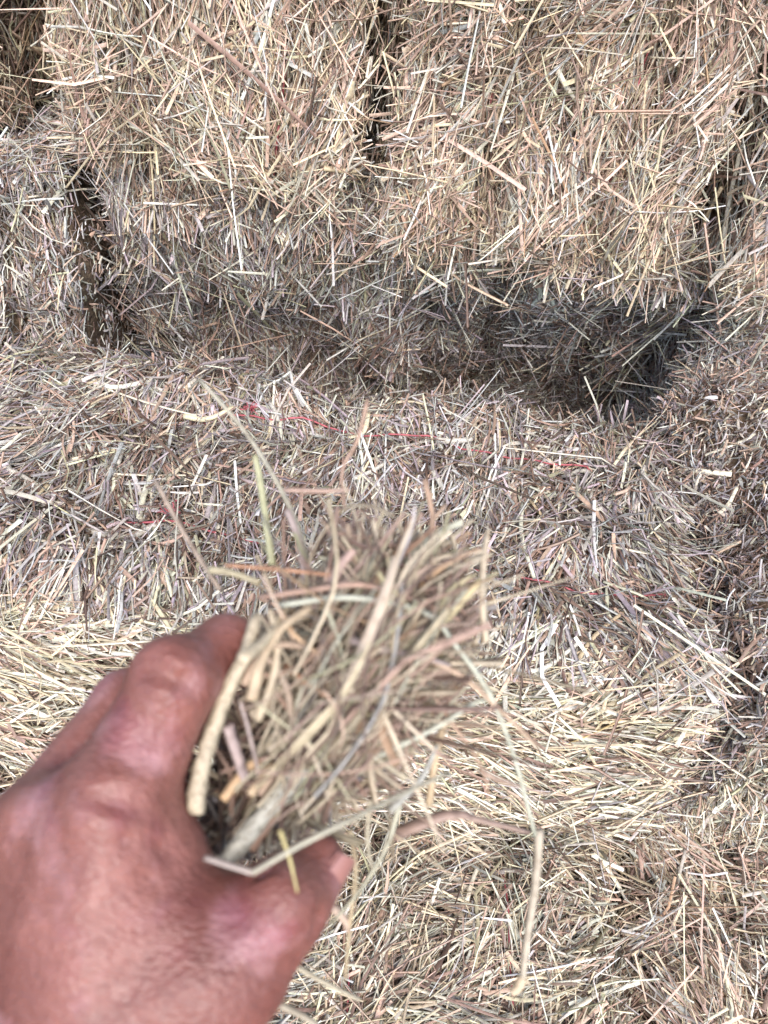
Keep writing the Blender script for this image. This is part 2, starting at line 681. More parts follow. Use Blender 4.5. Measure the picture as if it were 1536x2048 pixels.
        for V, f, Cc, sc in buckets:
            top = (sc >= thr) & (sc > 0)
            stalk_objects(V[top], f, Cc[top], self.root, "stalk")
            rest.append((V[~top] - self.c, f, Cc[~top]))
            TRI[0] += len(V) * len(f) * 2
        V, f, C = join(rest)
        o = link("hay", make_mesh("hay", V, f, C), M_HAY, self.root, (0, 0, 0))
        o["kind"] = "stuff"

    def twine(self, s, off=.0, label=None, dip=.005, start=-9, end=9):
        """one twine loop: over the face(s) that follow the long axis"""
        H = 3 - self.L - self.W
        hl, hh = self.h[self.L], self.h[H]
        loop = []
        n = 60
        for a, b in (((-hl, hh), (hl, hh)), ((hl, hh), (hl, -hh)), ((hl, -hh), (-hl, -hh)), ((-hl, -hh), (-hl, hh))):
            for i in range(n):
                tt = i / n
                p = np.zeros(3)
                p[self.L] = a[0] + (b[0] - a[0]) * tt
                p[H] = a[1] + (b[1] - a[1]) * tt
                p[self.W] = s * self.tw
                loop.append(p)
        loop.append(loop[0])
        p = np.array(loop)
        p[:, self.W] += smooth_noise(p, 3, self.seed + 77 + s, 2) * .0014
        q, n_ = self.surf(p)
        q = q + n_ * (self.disp(q, n_) + off + smooth_noise(q, 6, self.seed + 3 + s, 2) * dip - .02 * ((q[:, self.L] < start) | (q[:, self.L] > end)))[:, None]
        V, f = tube(self.sag(q) @ self.M.T, .0012, 6)
        return link("twine", make_mesh("twine", V, f), M_TWINE, self.root, (0, 0, 0), label)


end_face = dict(dens=50000, spread=15, uni=.2, tilt=3, tilt_sd=9, len=(.045, .15), long=.03, wid=.0023, pinch=.9, stem=.45, edge=True, swirl=1.1, tuft=.7)
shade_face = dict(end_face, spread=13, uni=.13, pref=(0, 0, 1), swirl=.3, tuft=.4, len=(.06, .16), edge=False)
cut_face = dict(dens=72000, spread=40, uni=.3, tilt=38, tilt_sd=22, len=(.012, .034), long=.01, wid=.0020, pinch=0, stem=.5)

bale_mid = Bale("hay bale lying crosswise in the middle with two red twines along its top",
                (-.105, .692, .54), (.475, .225, .18), (0, 1.5, -2), 'x', 'y', 'green', {
                    'z+': dict(dens=62000, spread=14, uni=.16, tilt=12, tilt_sd=13, len=(.028, .085), long=.03, wid=.0023, pinch=.12, swirl=.4, tuft=.42),
                    'y-': dict(dens=56000, pref=(1, 0, .05), spread=17, uni=.15, tilt=3, tilt_sd=10, len=(.025, .09), long=.03, pal='straw', swirl=.45, tuft=.5, wid=.0022),
                    'x+': dict(dens=42000, spread=40, uni=.3, tilt=18, tilt_sd=18, len=(.025, .07)),
                    'y+': dict(dens=20000, spread=40),
                }, tw=.104, seed=1, groove=.014, lump=.012, n_parts=300)
bale_right = Bale("stubbly cut side of the hay bale wedged against the end of the twined middle bale",
                  (.815, .735, .545), (.455, .265, .19), (7, 0, 4), 'x', 'z', 'grey', {
                      'z+': dict(cut_face, pal='stub'), 'y-': dict(cut_face, pal='straw', tilt=22, len=(.015, .05)), 'x-': dict(cut_face, pal='stub'),
                  }, tw=.1, seed=2, lump=.02, n_parts=150)
bale_a = Bale("pinkish bright hay bale, topmost beside the tall dark gap, bulging between two red twines",
              (-.250, 1.50, 1.122), (.189, .45, .225), (0, 7, 0), 'y', 'x', 'pink', {
                  'y-': dict(end_face), 'z-': dict(end_face, dens=16000), 'x+': dict(end_face, dens=9000, len=(.02, .06)), 'x-': dict(end_face, dens=16000)},
              tw=.088, seed=3, n_parts=300, r=.05)
bale_b = Bale("hay bale beside the pinkish one, its stalks fanning out below a pinched twine groove",
              (.167, 1.50, 1.045), (.220, .45, .225), (0, 4, 2), 'y', 'x', 'pink', {
                  'y-': dict(end_face), 'z-': dict(end_face, dens=16000), 'x-': dict(end_face, dens=9000, len=(.02, .06)), 'x+': dict(end_face, dens=9000, len=(.02, .06))},
              tw=.09, seed=4, groove=.04, n_parts=300, r=.055)
bale_c = Bale("upper hay bale above the stubbly cut bale, with yellow stalks hanging down its side",
              (.615, 1.47, 1.02), (.21, .45, .225), (0, 5, 4), 'y', 'x', 'pink', {
                  'y-': dict(end_face), 'z-': dict(end_face, dens=16000), 'x-': dict(end_face, dens=16000)}, tw=.088, seed=5, groove=.036, n_parts=200)
bale_e = Bale("dim yellow-brown hay bale behind the tall dark gap in the upper corner",
              (-.74, 1.55, 1.16), (.215, .45, .225), (0, 3, -4), 'y', 'x', 'rusty', {
                  'y-': dict(end_face, pref=(0, 0, 1), spread=35, uni=.25), 'x+': dict(end_face, dens=20000, pref=(0, 0, 1))}, tw=.09, seed=6, n_parts=100)
bale_d = Bale("lower hay bale at the edge with stubby cut ends, left of the narrow black gap",
              (-.684, 1.50, .705), (.205, .45, .225), (0, 2, 0), 'y', 'x', 'grey', {
                  'y-': dict(end_face, spread=50, tilt=12, tilt_sd=18, len=(.02, .07)), 'z+': dict(end_face, dens=30000), 'x+': dict(end_face, dens=12000, len=(.015, .04))}, tw=.09, seed=7, n_parts=200, r=.025)
bale_f = Bale("shaded grey hay bale right of the narrow black gap, stalks combed downward",
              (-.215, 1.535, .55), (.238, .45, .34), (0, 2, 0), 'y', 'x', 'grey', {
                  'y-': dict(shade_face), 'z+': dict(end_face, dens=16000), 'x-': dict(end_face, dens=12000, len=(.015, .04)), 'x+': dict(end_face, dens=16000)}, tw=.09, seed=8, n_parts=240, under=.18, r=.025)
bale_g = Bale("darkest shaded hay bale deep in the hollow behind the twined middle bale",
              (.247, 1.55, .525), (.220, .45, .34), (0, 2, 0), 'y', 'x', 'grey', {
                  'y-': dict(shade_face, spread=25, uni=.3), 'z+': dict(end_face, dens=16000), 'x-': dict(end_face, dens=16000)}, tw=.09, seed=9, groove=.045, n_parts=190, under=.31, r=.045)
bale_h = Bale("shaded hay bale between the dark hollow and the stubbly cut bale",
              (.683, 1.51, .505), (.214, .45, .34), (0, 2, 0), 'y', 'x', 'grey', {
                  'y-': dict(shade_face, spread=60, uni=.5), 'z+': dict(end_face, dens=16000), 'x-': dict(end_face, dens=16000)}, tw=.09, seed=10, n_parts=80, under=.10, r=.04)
top_low = dict(dens=48000, spread=15, uni=.2, swirl=1., tuft=.6, tilt=4, tilt_sd=10, len=(.04, .13), long=.03, wid=.0022, pinch=.4, pal='straw')
bale_n = Bale("low hay bale below the handful of hay, a scrap of red twine on its top",
              (.095, .34, .18), (.222, .475, .18), (0, 0, 2), 'y', 'x', 'straw', {
                  'z+': dict(top_low), 'y-': dict(top_low, dens=16000), 'x+': dict(top_low, dens=16000), 'x-': dict(top_low, dens=16000)}, tw=.09, seed=12, lump=.02, groove=.02, n_parts=300)
bale_n2 = Bale("low hay bale in the bottom corner with pinkish stalks fanning out of a dark hollow",
               (.55, .33, .175), (.222, .475, .18), (0, 0, -1), 'y', 'x', 'straw', {
                   'z+': dict(top_low, pal='pink'), 'x-': dict(top_low, dens=16000)}, tw=.09, seed=13, lump=.022, groove=.02, n_parts=200)
bale_n0 = Bale("low hay bale hidden for the most part behind the gripping hand",
               (-.36, .34, .18), (.222, .475, .18), (0, 0, 0), 'y', 'x', 'straw', {
                   'z+': dict(top_low, dens=30000), 'x+': dict(top_low, dens=16000)}, tw=.09, seed=14, lump=.02, groove=.02, n_parts=40)

for b in BALES:
    b.core()
_v, _f, _o = [], [], 0
for b in BALES:
    _v += b.core_v
    _f += [tuple(i + _o for i in x) for x in b.core_f]
    _o = len(_v)
ALL = BVHTree.FromPolygons(_v, _f)
EYES = [Vector(tuple(CT)), Vector(tuple(CT + CR @ np.array([-.35, .05, 0]))), Vector(tuple(CT + CR @ np.array([.35, .05, 0])))]


def seen(P):
    """which surface points any of three standing places a step apart can see past the bales"""
    out = np.zeros(len(P), bool)
    for i, p in enumerate(P):
        p = Vector(p)
        for e in EYES:
            d = e - p
            L = d.length
            if ALL.ray_cast(p + d * (.006 / L), d / L, L)[0] is None:
                out[i] = True
                break
    return out


for b in BALES:
    b.strands()

# red twines, and the frayed knots of the two that run along the middle bale
tw_back = bale_mid.twine(1, .008, dip=.003, start=-.12, end=.36, label="long red twine running along the back of the bale top")
tw_front = bale_mid.twine(-1, .004, dip=.007, start=-.19, end=.42, label="red twine half sunk in the hay near the front of the bale top")
for b in (bale_a, bale_b, bale_c, bale_f, bale_n):
    for s in (-1, 1):
        b.twine(s, -.004, dip=.008)


# ------------------------------------------------------------------ stalks that one can point to
def hit(x, y):
    d = Vector(ray_dir(x, y))
    best = None
    for b in BALES:
        r_ = b.bvh.ray_cast(Vector(CT), d.normalized())
        if r_[0] is not None and (best is None or r_[3] < best[1]):
            best = (b, r_[3], r_[0], r_[1])
    return best


def laid(px, width, colour, name="stalk", lift=.027, blade=True, mat=None, label=None, sides=8, jitter=.04, wob=0.0):
    """a stalk lying on whatever bale lies under these photo points"""
    pts, owner = [], None
    last = None
    for i, (x, y) in enumerate(px):
        h = hit(x, y)
        if h is None:
            continue
        if owner is None:
            owner = h[0]
        dd = h[1] / np.linalg.norm(ray_dir(x, y))
        if last is not None:
            dd = min(max(dd, last - .10), last + .06)
        last = dd
        n_ = np.array(h[3])
        if n_ @ norm(CT - np.array(h[2])) < 0:
            n_ = -n_
        pts.append(at(x, y, dd) + (n_ * .5 + .5 * norm(CT - np.array(h[2]))) * lift)
    if len(pts) < 2:
        print("MISS", px)
        return None
    P = spline(pts, 4 if len(pts) > 2 else 5)
    depth = last
    wm = width * depth / F
    n = len(P)
    rad = np.full(n, wm * .5) * np.linspace(1, .8, n)
    sd_ = int(px[0][0] * 7 + px[0][1])
    V, f = tube(P, rad, sides, jitter, sd_, flat=.5 if blade else 1.0)
    c = P.mean(0)
    C = np.ones((len(V), 3)) * np.array(colour) * (1 + .05 * np.random.default_rng(sd_).normal(size=(len(V), 1)))
    TRI[0] += len(f) * 2
    return link(name, make_mesh(name, V - c, f, C), mat or M_HAY, owner.root, c - owner.c, label)


PALE, GREEN, PINK, TAN, GREY = (.74, .68, .54), (.62, .62, .47), (.60, .42, .34), (.62, .50, .33), (.54, .50, .44)
LAID = [
    ([(195, 780), (240, 790), (315, 775)], 11, (.72, .70, .60)), ([(375, 838), (420, 845), (470, 828)], 12, (.70, .64, .44)),
    ([(170, 778), (300, 815), (400, 838)], 8, PALE), ([(110, 820), (150, 830), (190, 850)], 11, GREY),
    ([(230, 965), (300, 968), (400, 965)], 8, PALE), ([(285, 1065), (295, 1010), (312, 965)], 13, (.66, .64, .50)),
    ([(312, 1070), (325, 1130), (350, 1200)], 9, GREEN), ([(65, 1095), (170, 1110), (260, 1115)], 9, PALE),
    ([(0, 1273), (150, 1276), (330, 1272)], 8, PALE), ([(90, 1112), (160, 1115), (230, 1116)], 6, PALE),
    ([(335, 980), (390, 930), (440, 865)], 9, (.56, .50, .38)), ([(220, 888), (300, 892), (360, 910), (480, 960)], 8, PALE),
    ([(275, 845), (340, 885), (400, 930)], 9, GREEN), ([(370, 855), (440, 900), (520, 955)], 7, PALE),
    ([(700, 945), (740, 975), (768, 1000)], 7, PALE), ([(290, 685), (320, 705), (345, 715)], 8, PALE),
    ([(395, 690), (420, 705), (460, 720)], 8, PALE), ([(320, 745), (360, 725), (412, 697)], 7, PALE),
    ([(590, 735), (585, 775), (640, 800)], 7, GREEN), ([(960, 795), (1000, 770), (1030, 742)], 8, GREEN),
    ([(918, 735), (925, 725), (905, 770)], 6, PINK), ([(1196, 830), (1290, 790), (1310, 815)], 8, TAN),
    ([(1345, 820), (1400, 818), (1405, 815)], 8, (.70, .72, .62)), ([(1430, 1040), (1455, 1015), (1475, 985)], 9, PALE),
    ([(1420, 920), (1480, 895), (1500, 875)], 9, PALE), ([(1330, 960), (1390, 950), (1465, 962)], 13, PALE),
    ([(1030, 975), (1070, 990), (1095, 1005)], 8, PALE), ([(1034, 1020), (1040, 1090), (1065, 1165)], 10, (.72, .72, .58)),
    ([(1052, 1015), (1090, 1070), (1115, 1130)], 9, TAN), ([(1142, 1030), (1170, 1060), (1195, 1090)], 9, PALE),
    ([(930, 1080), (940, 1110), (980, 1145)], 7, PINK), ([(1207, 1180), (1215, 1250), (1225, 1330)], 9, GREEN),
    ([(1200, 1170), (1300, 1220), (1370, 1250)], 9, GREEN), ([(1410, 1135), (1440, 1118), (1470, 1103)], 8, PALE),
    ([(940, 1330), (1020, 1290), (1090, 1265), (1150, 1240)], 9, GREEN), ([(1130, 1350), (1180, 1290), (1280, 1225)], 9, TAN),
    ([(1400, 1370), (1440, 1310), (1490, 1240)], 9, TAN), ([(960, 1270), (1010, 1290), (1040, 1310)], 7, PALE),
    ([(1210, 1110), (1290, 1125), (1370, 1113)], 8, PALE), ([(1190, 1440), (1215, 1420), (1235, 1455)], 8, TAN),
    # hanging on the wall of bales
    ([(60, 275), (80, 190), (130, 90)], 13, (.72, .64, .42)), ([(130, 90), (150, 40), (165, 0)], 10, (.72, .60, .38)),
    ([(0, 60), (60, 100), (110, 145)], 9, (.58, .42, .30)), ([(40, 90), (130, 130), (180, 150)], 10, (.70, .58, .40)),
    ([(55, 385), (180, 382), (290, 405)], 8, PALE), ([(0, 500), (30, 465), (60, 430)], 9, PALE),
    ([(390, 405), (400, 320), (408, 250)], 8, PALE), ([(410, 440), (425, 370), (440, 310)], 7, PALE),
    ([(345, 440), (355, 520), (385, 620)], 8, GREEN), ([(265, 490), (320, 530), (400, 590)], 10, PINK),
    ([(475, 320), (500, 260), (515, 215)], 9, PALE), ([(640, 325), (690, 335), (735, 350)], 10, TAN),
    ([(730, 0), (690, 60), (655, 95)], 8, TAN), ([(860, 45), (910, 40), (955, 43)], 9, PALE),
    ([(1110, 120), (1135, 160), (1155, 190)], 11, (.74, .68, .56)), ([(1155, 190), (1190, 205), (1220, 222)], 10, PALE),
    ([(1085, 50), (1140, 75), (1200, 100)], 9, TAN), ([(1315, 108), (1350, 108), (1385, 108)], 8, PALE),
    ([(1060, 350), (1075, 395), (1085, 425)], 9, PALE), ([(1120, 555), (1160, 450), (1230, 310)], 10, (.70, .64, .46)),
    ([(1030, 520), (1120, 460), (1200, 400)], 7, TAN), ([(1460, 540), (1475, 420), (1500, 300)], 11, PALE),
    ([(1390, 500), (1425, 440), (1460, 370)], 10, TAN), ([(1180, 430), (1210, 480), (1235, 520)], 8, GREEN),
    ([(1240, 410), (1290, 450), (1310, 480)], 8, GREY), ([(1290, 620), (1350, 640), (1435, 650)], 9, GREEN),
    ([(1200, 650), (1260, 700), (1310, 750)], 9, GREY), ([(1320, 510), (1350, 580), (1365, 655)], 9, PALE),
    ([(1020, 740), (1060, 690), (1110, 640)], 8, GREY), ([(850, 700), (850, 740), (860, 760)], 6, TAN),
    ([(700, 480), (690, 440), (680, 410)], 8, PALE), ([(685, 545), (720, 510), (745, 490)], 8, GREEN),
    ([(1060, 525), (1085, 570), (1065, 600)], 11, (.62, .66, .58)),
    ([(1095, 560), (1105, 590), (1118, 620)], 10, (.62, .66, .58)),
    # on the lower bales
    ([(1030, 1560), (1100, 1600), (1180, 1640)], 7, PALE), ([(1290, 1420), (1400, 1480), (1536, 1560)], 8, PALE),
    ([(1255, 1690), (1310, 1780), (1345, 1885)], 10, (.64, .66, .58)), ([(1410, 1790), (1420, 1740), (1440, 1690)], 9, PALE),
    ([(930, 1810), (940, 1770), (945, 1740)], 9, PALE), ([(1250, 1690), (1330, 1695), (1400, 1700)], 7, PALE),
    ([(1340, 1880), (1350, 1790), (1360, 1700)], 8, GREY), ([(1440, 1560), (1450, 1520), (1480, 1430)], 8, PALE),
    ([(1100, 1480), (1170, 1450), (1240, 1420)], 8, (.66, .50, .26)), ([(820, 1985), (900, 2010), (980, 2030)], 8, PALE),
    ([(640, 1985), (690, 2030), (720, 2048)], 9, GREY), ([(1120, 2030), (1180, 2000), (1230, 1970)], 9, PALE),
    ([(100, 1420), (170, 1400), (260, 1395)], 8, PALE), ([(20, 1340), (90, 1325), (200, 1330)], 8, GREEN),
]
for px, wd, c in LAID:
    laid(px, wd, c, blade=(wd < 10))
WOOD = (.60, .57, .50)
WOODY = [
    [(180, 1085), (230, 1095), (280, 1092)], [(280, 1092), (320, 1072), (352, 1085), (358, 1115), (352, 1145)],
    [(0, 945), (40, 965), (75, 990)], [(235, 945), (245, 920), (240, 905)], [(140, 1040), (150, 1055), (165, 1065)],
    [(620, 875), (650, 890), (690, 900)], [(705, 965), (740, 955), (768, 945)], [(915, 850), (928, 820), (926, 792)],
    [(870, 885), (900, 890), (940, 885)], [(932, 895), (935, 935), (937, 975)], [(1125, 960), (1155, 948), (1180, 965), (1183, 1010)],
    [(1255, 825), (1275, 840), (1282, 872)], [(1095, 1170), (1105, 1215), (1108, 1255)], [(1045, 1200), (1052, 1240), (1055, 1265)],
    [(1010, 1400), (1008, 1340), (1022, 1325), (1080, 1325), (1145, 1295)], [(955, 1235), (980, 1255), (1000, 1280)],
    [(860, 950), (875, 975), (885, 990)], [(1165, 1020), (1185, 1035), (1205, 1030)], [(450, 860), (440, 880), (450, 900)],
    [(330, 785), (370, 790), (400, 770)], [(540, 820), (555, 840), (560, 850)], [(115, 1690), (160, 1680), (200, 1690)],
]
for px in WOODY:
    laid(px, random.uniform(9, 13), np.array(WOOD) * random.uniform(.7, .95), "woody_stem", .026, False, M_WOOD, sides=10, jitter=.07)
laid([(725, 870), (735, 830), (728, 800), (722, 785)], 12, (.74, .50, .36), "torn_leaf", .04)
laid([(690, 890), (735, 882), (742, 850)], 11, (.74, .66, .46), "torn_leaf", .04)


def frayed(x, y, parent, n=26, r=.016):
    h = hit(x, y)
    base = np.array(h[2]) + np.array([0, 0, .027])
    parts, o = [], 0
    V_, F_ = [], []
    for i in range(n):
        d = norm(np.array([random.gauss(.1, .8), random.gauss(.1, .8), random.gauss(.55, .3)]))
        k = random.uniform(.5, 1.2) * r
        mid = base + d * k * .5 + np.array([random.gauss(0, .001) for _ in range(3)])
        V, f = tube(np.array([base + np.array([random.gauss(0, .0015) for _ in range(3)]), mid, base + d * k + np.array([0, 0, -.2 * k])]), .0006, 4)
        V_.append(V)
        F_.append(f + o)
        o += len(V)
    pw = np.array(BALES[0].c)
    link("frayed_end", make_mesh("frayed_end", np.vstack(V_) - pw, np.vstack(F_)), M_TWINE, parent, (0, 0, 0), "frayed bright red tuft of twine ends")


frayed(503, 855, tw_back)
frayed(352, 1060, tw_front)


# ------------------------------------------------------------------ the hand
def C3(x, y, d):
    return np.array([(x - 768) / F * d, (y - 1024) / F * d, d])


def build_hand():
    # joints as photo column, photo row, distance (m); radius (m)
    def cap(a, b, ra, rb):
        return (C3(*a), C3(*b), ra, rb)
    palm = [
        cap((215, 1640, .209), (150, 2150, .205), .0185, .024),
        cap((85, 1665, .224), (60, 2200, .215), .0150, .023),
        cap((-30, 1735, .248), (10, 2220, .230), .015, .022),
        cap((-110, 1830, .265), (-20, 2240, .243), .014, .021),
        cap((225, 1850, .212), (240, 2200, .205), .024, .027),
        cap((285, 1735, .211), (330, 1930, .207), .0155, .022),
        cap((80, 2200, .213), (90, 3300, .205), .028, .030),
        cap((140, 2250, .205), (130, 3300, .198), .024, .027),
    ]
    thumb = [
        cap((230, 2120, .205), (440, 1935, .203), .025, .0172),
        cap((440, 1935, .203), (560, 1815, .208), .0165, .0120),
        cap((560, 1815, .208), (635, 1733, .219), .0122, .0088),
    ]
    index = [
        cap((225, 1615, .209), (350, 1362, .217), .0150, .0118),
        cap((350, 1362, .217), (452, 1297, .236), .0112, .0098),
        cap((452, 1297, .236), (500, 1335, .262), .0096, .0078),
    ]
    middle = [
        cap((95, 1645, .224), (255, 1412, .246), .0142, .0112),
        cap((255, 1412, .246), (410, 1430, .285), .0108, .0095),
        cap((410, 1430, .285), (500, 1500, .302), .0092, .0078),
    ]
    ring = [
        cap((-20, 1715, .247), (190, 1520, .275), .0132, .0105),
        cap((190, 1520, .275), (370, 1560, .307), .0100, .0088),
        cap((370, 1560, .307), (450, 1620, .315), .0086, .0075),
    ]
    pinky = [
        cap((-90, 1810, .263), (130, 1650, .287), .0118, .0092),
        cap((130, 1650, .287), (290, 1680, .305), .0088, .0078),
        cap((290, 1680, .305), (370, 1730, .312), .0076, .0066),
    ]
    lo = np.array([-.185, .02, .165])
    hi = np.array([.012, .285, .345])
    h = .0014
    dims = np.ceil((hi - lo) / h).astype(int)
    xs = [lo[i] + h * np.arange(dims[i]) for i in range(3)]
    G = np.stack(np.meshgrid(*xs, indexing='ij'), -1).astype(np.float32)

    def sdf(c):
        a, b, ra, rb = c
        ab = (b - a).astype(np.float32)
        t = np.clip(((G - a.astype(np.float32)) @ ab) / (ab @ ab), 0, 1)
        return np.linalg.norm(G - (a.astype(np.float32) + t[..., None] * ab), axis=-1) - (ra + (rb - ra) * t)

    def smin(a, b, k):
        hh = np.clip(.5 + .5 * (b - a) / k, 0, 1)
        return b * (1 - hh) + a * hh - k * hh * (1 - hh)

    def chain(cs, k):
        d = sdf(cs[0])
        for c in cs[1:]:
            d = smin(d, sdf(c), k)
        return d
    D = chain(palm, .014)
    # the back of the hand: ridges of the tendons
    for a, b in (((215, 1650, .196), (170, 2080, .187)), ((90, 1670, .211), (90, 2080, .197))):
        D = smin(D, sdf(cap(a, b, .0052, .004)), .010)
    D = smin(D, chain(pinky, .004), .006)
    D = smin(D, chain(ring, .004), .006)
    D = smin(D, chain(middle, .004), .005)
    fi = chain(index, .005)
    D = smin(D, fi, .0045)
    th = chain(thumb, .006)
    D = smin(D, th, .011)
    # knuckles
    for c, r_ in ((C3(222, 1600, .200), .0085), (C3(335, 1350, .2095), .0065), (C3(95, 1635, .214), .0095), (C3(565, 1800, .199), .0070)):
        D = smin(D, np.linalg.norm(G - c.astype(np.float32), axis=-1) - r_, .010)

    def groove(a, b, r_, depth):
        d = sdf(cap(a, b, 0, 0))
        return depth * np.exp(-(d / r_) ** 2)
    # creases: over the finger joints, in the web of the thumb, across the thumb joint
    for a, b in (((270, 1330, .203), (420, 1400, .205)), ((285, 1310, .205), (430, 1385, .206)), ((195, 1575, .190), (330, 1610, .195)),
                 ((185, 1600, .190), (320, 1640, .195)), ((520, 1760, .200), (620, 1850, .200)), ((535, 1745, .200), (635, 1835, .200)),
                 ((330, 1700, .197), (430, 1790, .195)), ((300, 1760, .192), (470, 1800, .190)), ((250, 1680, .190), (390, 1690, .195))):
        D = D + groove(a, b, .0019, .0024)
    q = G * 1.0
    D = D + (np.sin(q[..., 0] * 210 + q[..., 1] * 130) * np.sin(q[..., 1] * 190 - q[..., 2] * 150 + 1.3)).astype(np.float32) * .00035

    # surface nets
    S = D < 0
    corner = [(i, j, k) for i in (0, 1) for j in (0, 1) for k in (0, 1)]
    n0, n1, n2 = D.shape
    sub = lambda A, o: A[o[0]:n0 - 1 + o[0], o[1]:n1 - 1 + o[1], o[2]:n2 - 1 + o[2]]
    cnt = sum(sub(S, o).astype(np.int8) for o in corner)
    act = (cnt > 0) & (cnt < 8)
    idx = -np.ones(act.shape, int)
    cells = np.argwhere(act)
    idx[act] = np.arange(len(cells))
    acc = np.zeros((len(cells), 3))
    num = np.zeros(len(cells))
    for a in range(8):
        for b in range(a + 1, 8):
            oa, ob = np.array(corner[a]), np.array(corner[b])
            if np.abs(oa - ob).sum() != 1:
                continue
            da = D[tuple((cells + oa).T)]
            db = D[tuple((cells + ob).T)]
            m = (da < 0) != (db < 0)
            t = np.where(m, da / np.where(m, da - db, 1), 0)
            acc += np.where(m[:, None], oa + (ob - oa) * t[:, None], 0)
            num += m
    V = lo + h * (cells + acc / num[:, None])
    quads = []
    for ax in range(3):
        o = np.zeros(3, int)
        o[ax] = 1
        A = S[:n0 - o[0], :n1 - o[1], :n2 - o[2]]
        B = S[o[0]:, o[1]:, o[2]:]
        e = np.argwhere(A != B)
        b1, b2 = (ax + 1) % 3, (ax + 2) % 3
        ok = (e[:, b1] > 0) & (e[:, b2] > 0) & (e[:, b1] < D.shape[b1] - 1) & (e[:, b2] < D.shape[b2] - 1)
        e = e[ok]
        u = np.zeros(3, int); u[b1] = 1
        v = np.zeros(3, int); v[b2] = 1
        q = np.stack([idx[tuple((e - u - v).T)], idx[tuple((e - v).T)], idx[tuple(e.T)], idx[tuple((e - u).T)]], 1)
        flip = A[tuple(e.T)]
        q[~flip] = q[~flip][:, ::-1]
        quads.append(q)
    quads = np.vstack(quads)
    quads = quads[(quads >= 0).all(1)]
    # relax
    ed = np.vstack([quads[:, [0, 1]], quads[:, [1, 2]], quads[:, [2, 3]], quads[:, [3, 0]]])
    for _ in range(2):
        s = np.zeros_like(V)
        c = np.zeros(len(V))
        np.add.at(s, ed[:, 0], V[ed[:, 1]])
        np.add.at(c, ed[:, 0], 1)
        V = V * .5 + .5 * s / np.maximum(c, 1)[:, None]
    # camera axes (x right, y down, z forward) -> place
    Vw = np.stack([V[:, 0], -V[:, 1], -V[:, 2]], 1) @ CR.T + CT
    return Vw, quads[:, ::-1]


Vh, Fh = build_hand()
hc = Vh.mean(0)
TRI[0] += len(Fh) * 2
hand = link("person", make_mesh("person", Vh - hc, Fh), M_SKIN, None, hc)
hand["label"] = "reddish weathered bare hand with short thumb gripping a bunch of hay"
hand["category"] = "hand"


def thumb_nail():
    m, n, b, out = mat_new("nail")
    noi = n.nodes.new("ShaderNodeTexNoise")
    noi.inputs["Scale"].default_value = 200
    r_ = ramp(n, [(.35, (.26, .115, .098)), (.7, (.33, .165, .14))])
    n.links.new(noi.outputs["Fac"], r_.inputs[0])
    n.links.new(r_.outputs[0], b.inputs["Base Color"])
    b.inputs["Roughness"].default_value = .32
    ax = norm(np.array([.56, -.70, .35]))
    nn_ = norm(np.array([.86, .20, -.47]))
    nn_ = norm(nn_ - ax * (nn_ @ ax))
    sd_ = np.cross(ax, nn_)
    c = C3(634, 1728, .2185) + nn_ * .0068
    us = np.linspace(-1, 1, 13)
    V, Fq = [], []
    for lay in (0, 1):
        for u in us:
            for v in us:
                k = max(abs(u), abs(v)) / max(math.hypot(u, v), 1e-6) if (u or v) else 1
                uu, vv = u * (.55 + .45 * k), v * (.55 + .45 * k)
                V.append(c + ax * uu * .0070 + sd_ * vv * .0062 + nn_ * (.0026 * (1 - vv * vv) - .0008 * uu * uu - lay * .0012))
    m_n = len(us)
    for lay in (0, 1):
        o = lay * m_n * m_n
        for i in range(m_n - 1):
            for j in range(m_n - 1):
                f = (o + i * m_n + j, o + (i + 1) * m_n + j, o + (i + 1) * m_n + j + 1, o + i * m_n + j + 1)
                Fq.append(f if lay == 0 else f[::-1])
    V = np.array(V)
    Vw = np.stack([V[:, 0], -V[:, 1], -V[:, 2]], 1) @ CR.T + CT
    link("nail", make_mesh("nail", Vw - hc, Fq), m, hand, (0, 0, 0))


thumb_nail()


# ------------------------------------------------------------------ the handful of hay
hroot_loc = at(680, 1430, .285)
bunch = thing("handful_of_hay", tuple(hroot_loc), "loose tangled bunch of brown and straw coloured hay held in the hand", "hay")


def held(px, width, colour, name="stalk", blade=True, mat=None, sides=8, jitter=.03, flat=None, taper=.8):
    P = spline([at(*p) for p in px], 5)
    dm = np.mean([p[2] for p in px])
    n = len(P)
    sd_ = int(px[0][0] * 3 + px[0][1])
    V, f = tube(P, np.full(n, width * dm / F * .5) * np.linspace(1, taper, n), sides, jitter, sd_, flat=flat or (.7 if blade else 1))
    c = P.mean(0)
    C = np.ones((len(V), 3)) * np.array(colour) * (1 + .07 * np.random.default_rng(sd_).normal(size=(len(V), 1)))
    TRI[0] += len(f) * 2
    link(name, make_mesh(name, V - c, f, C), mat or M_HAY, bunch, c - hroot_loc)


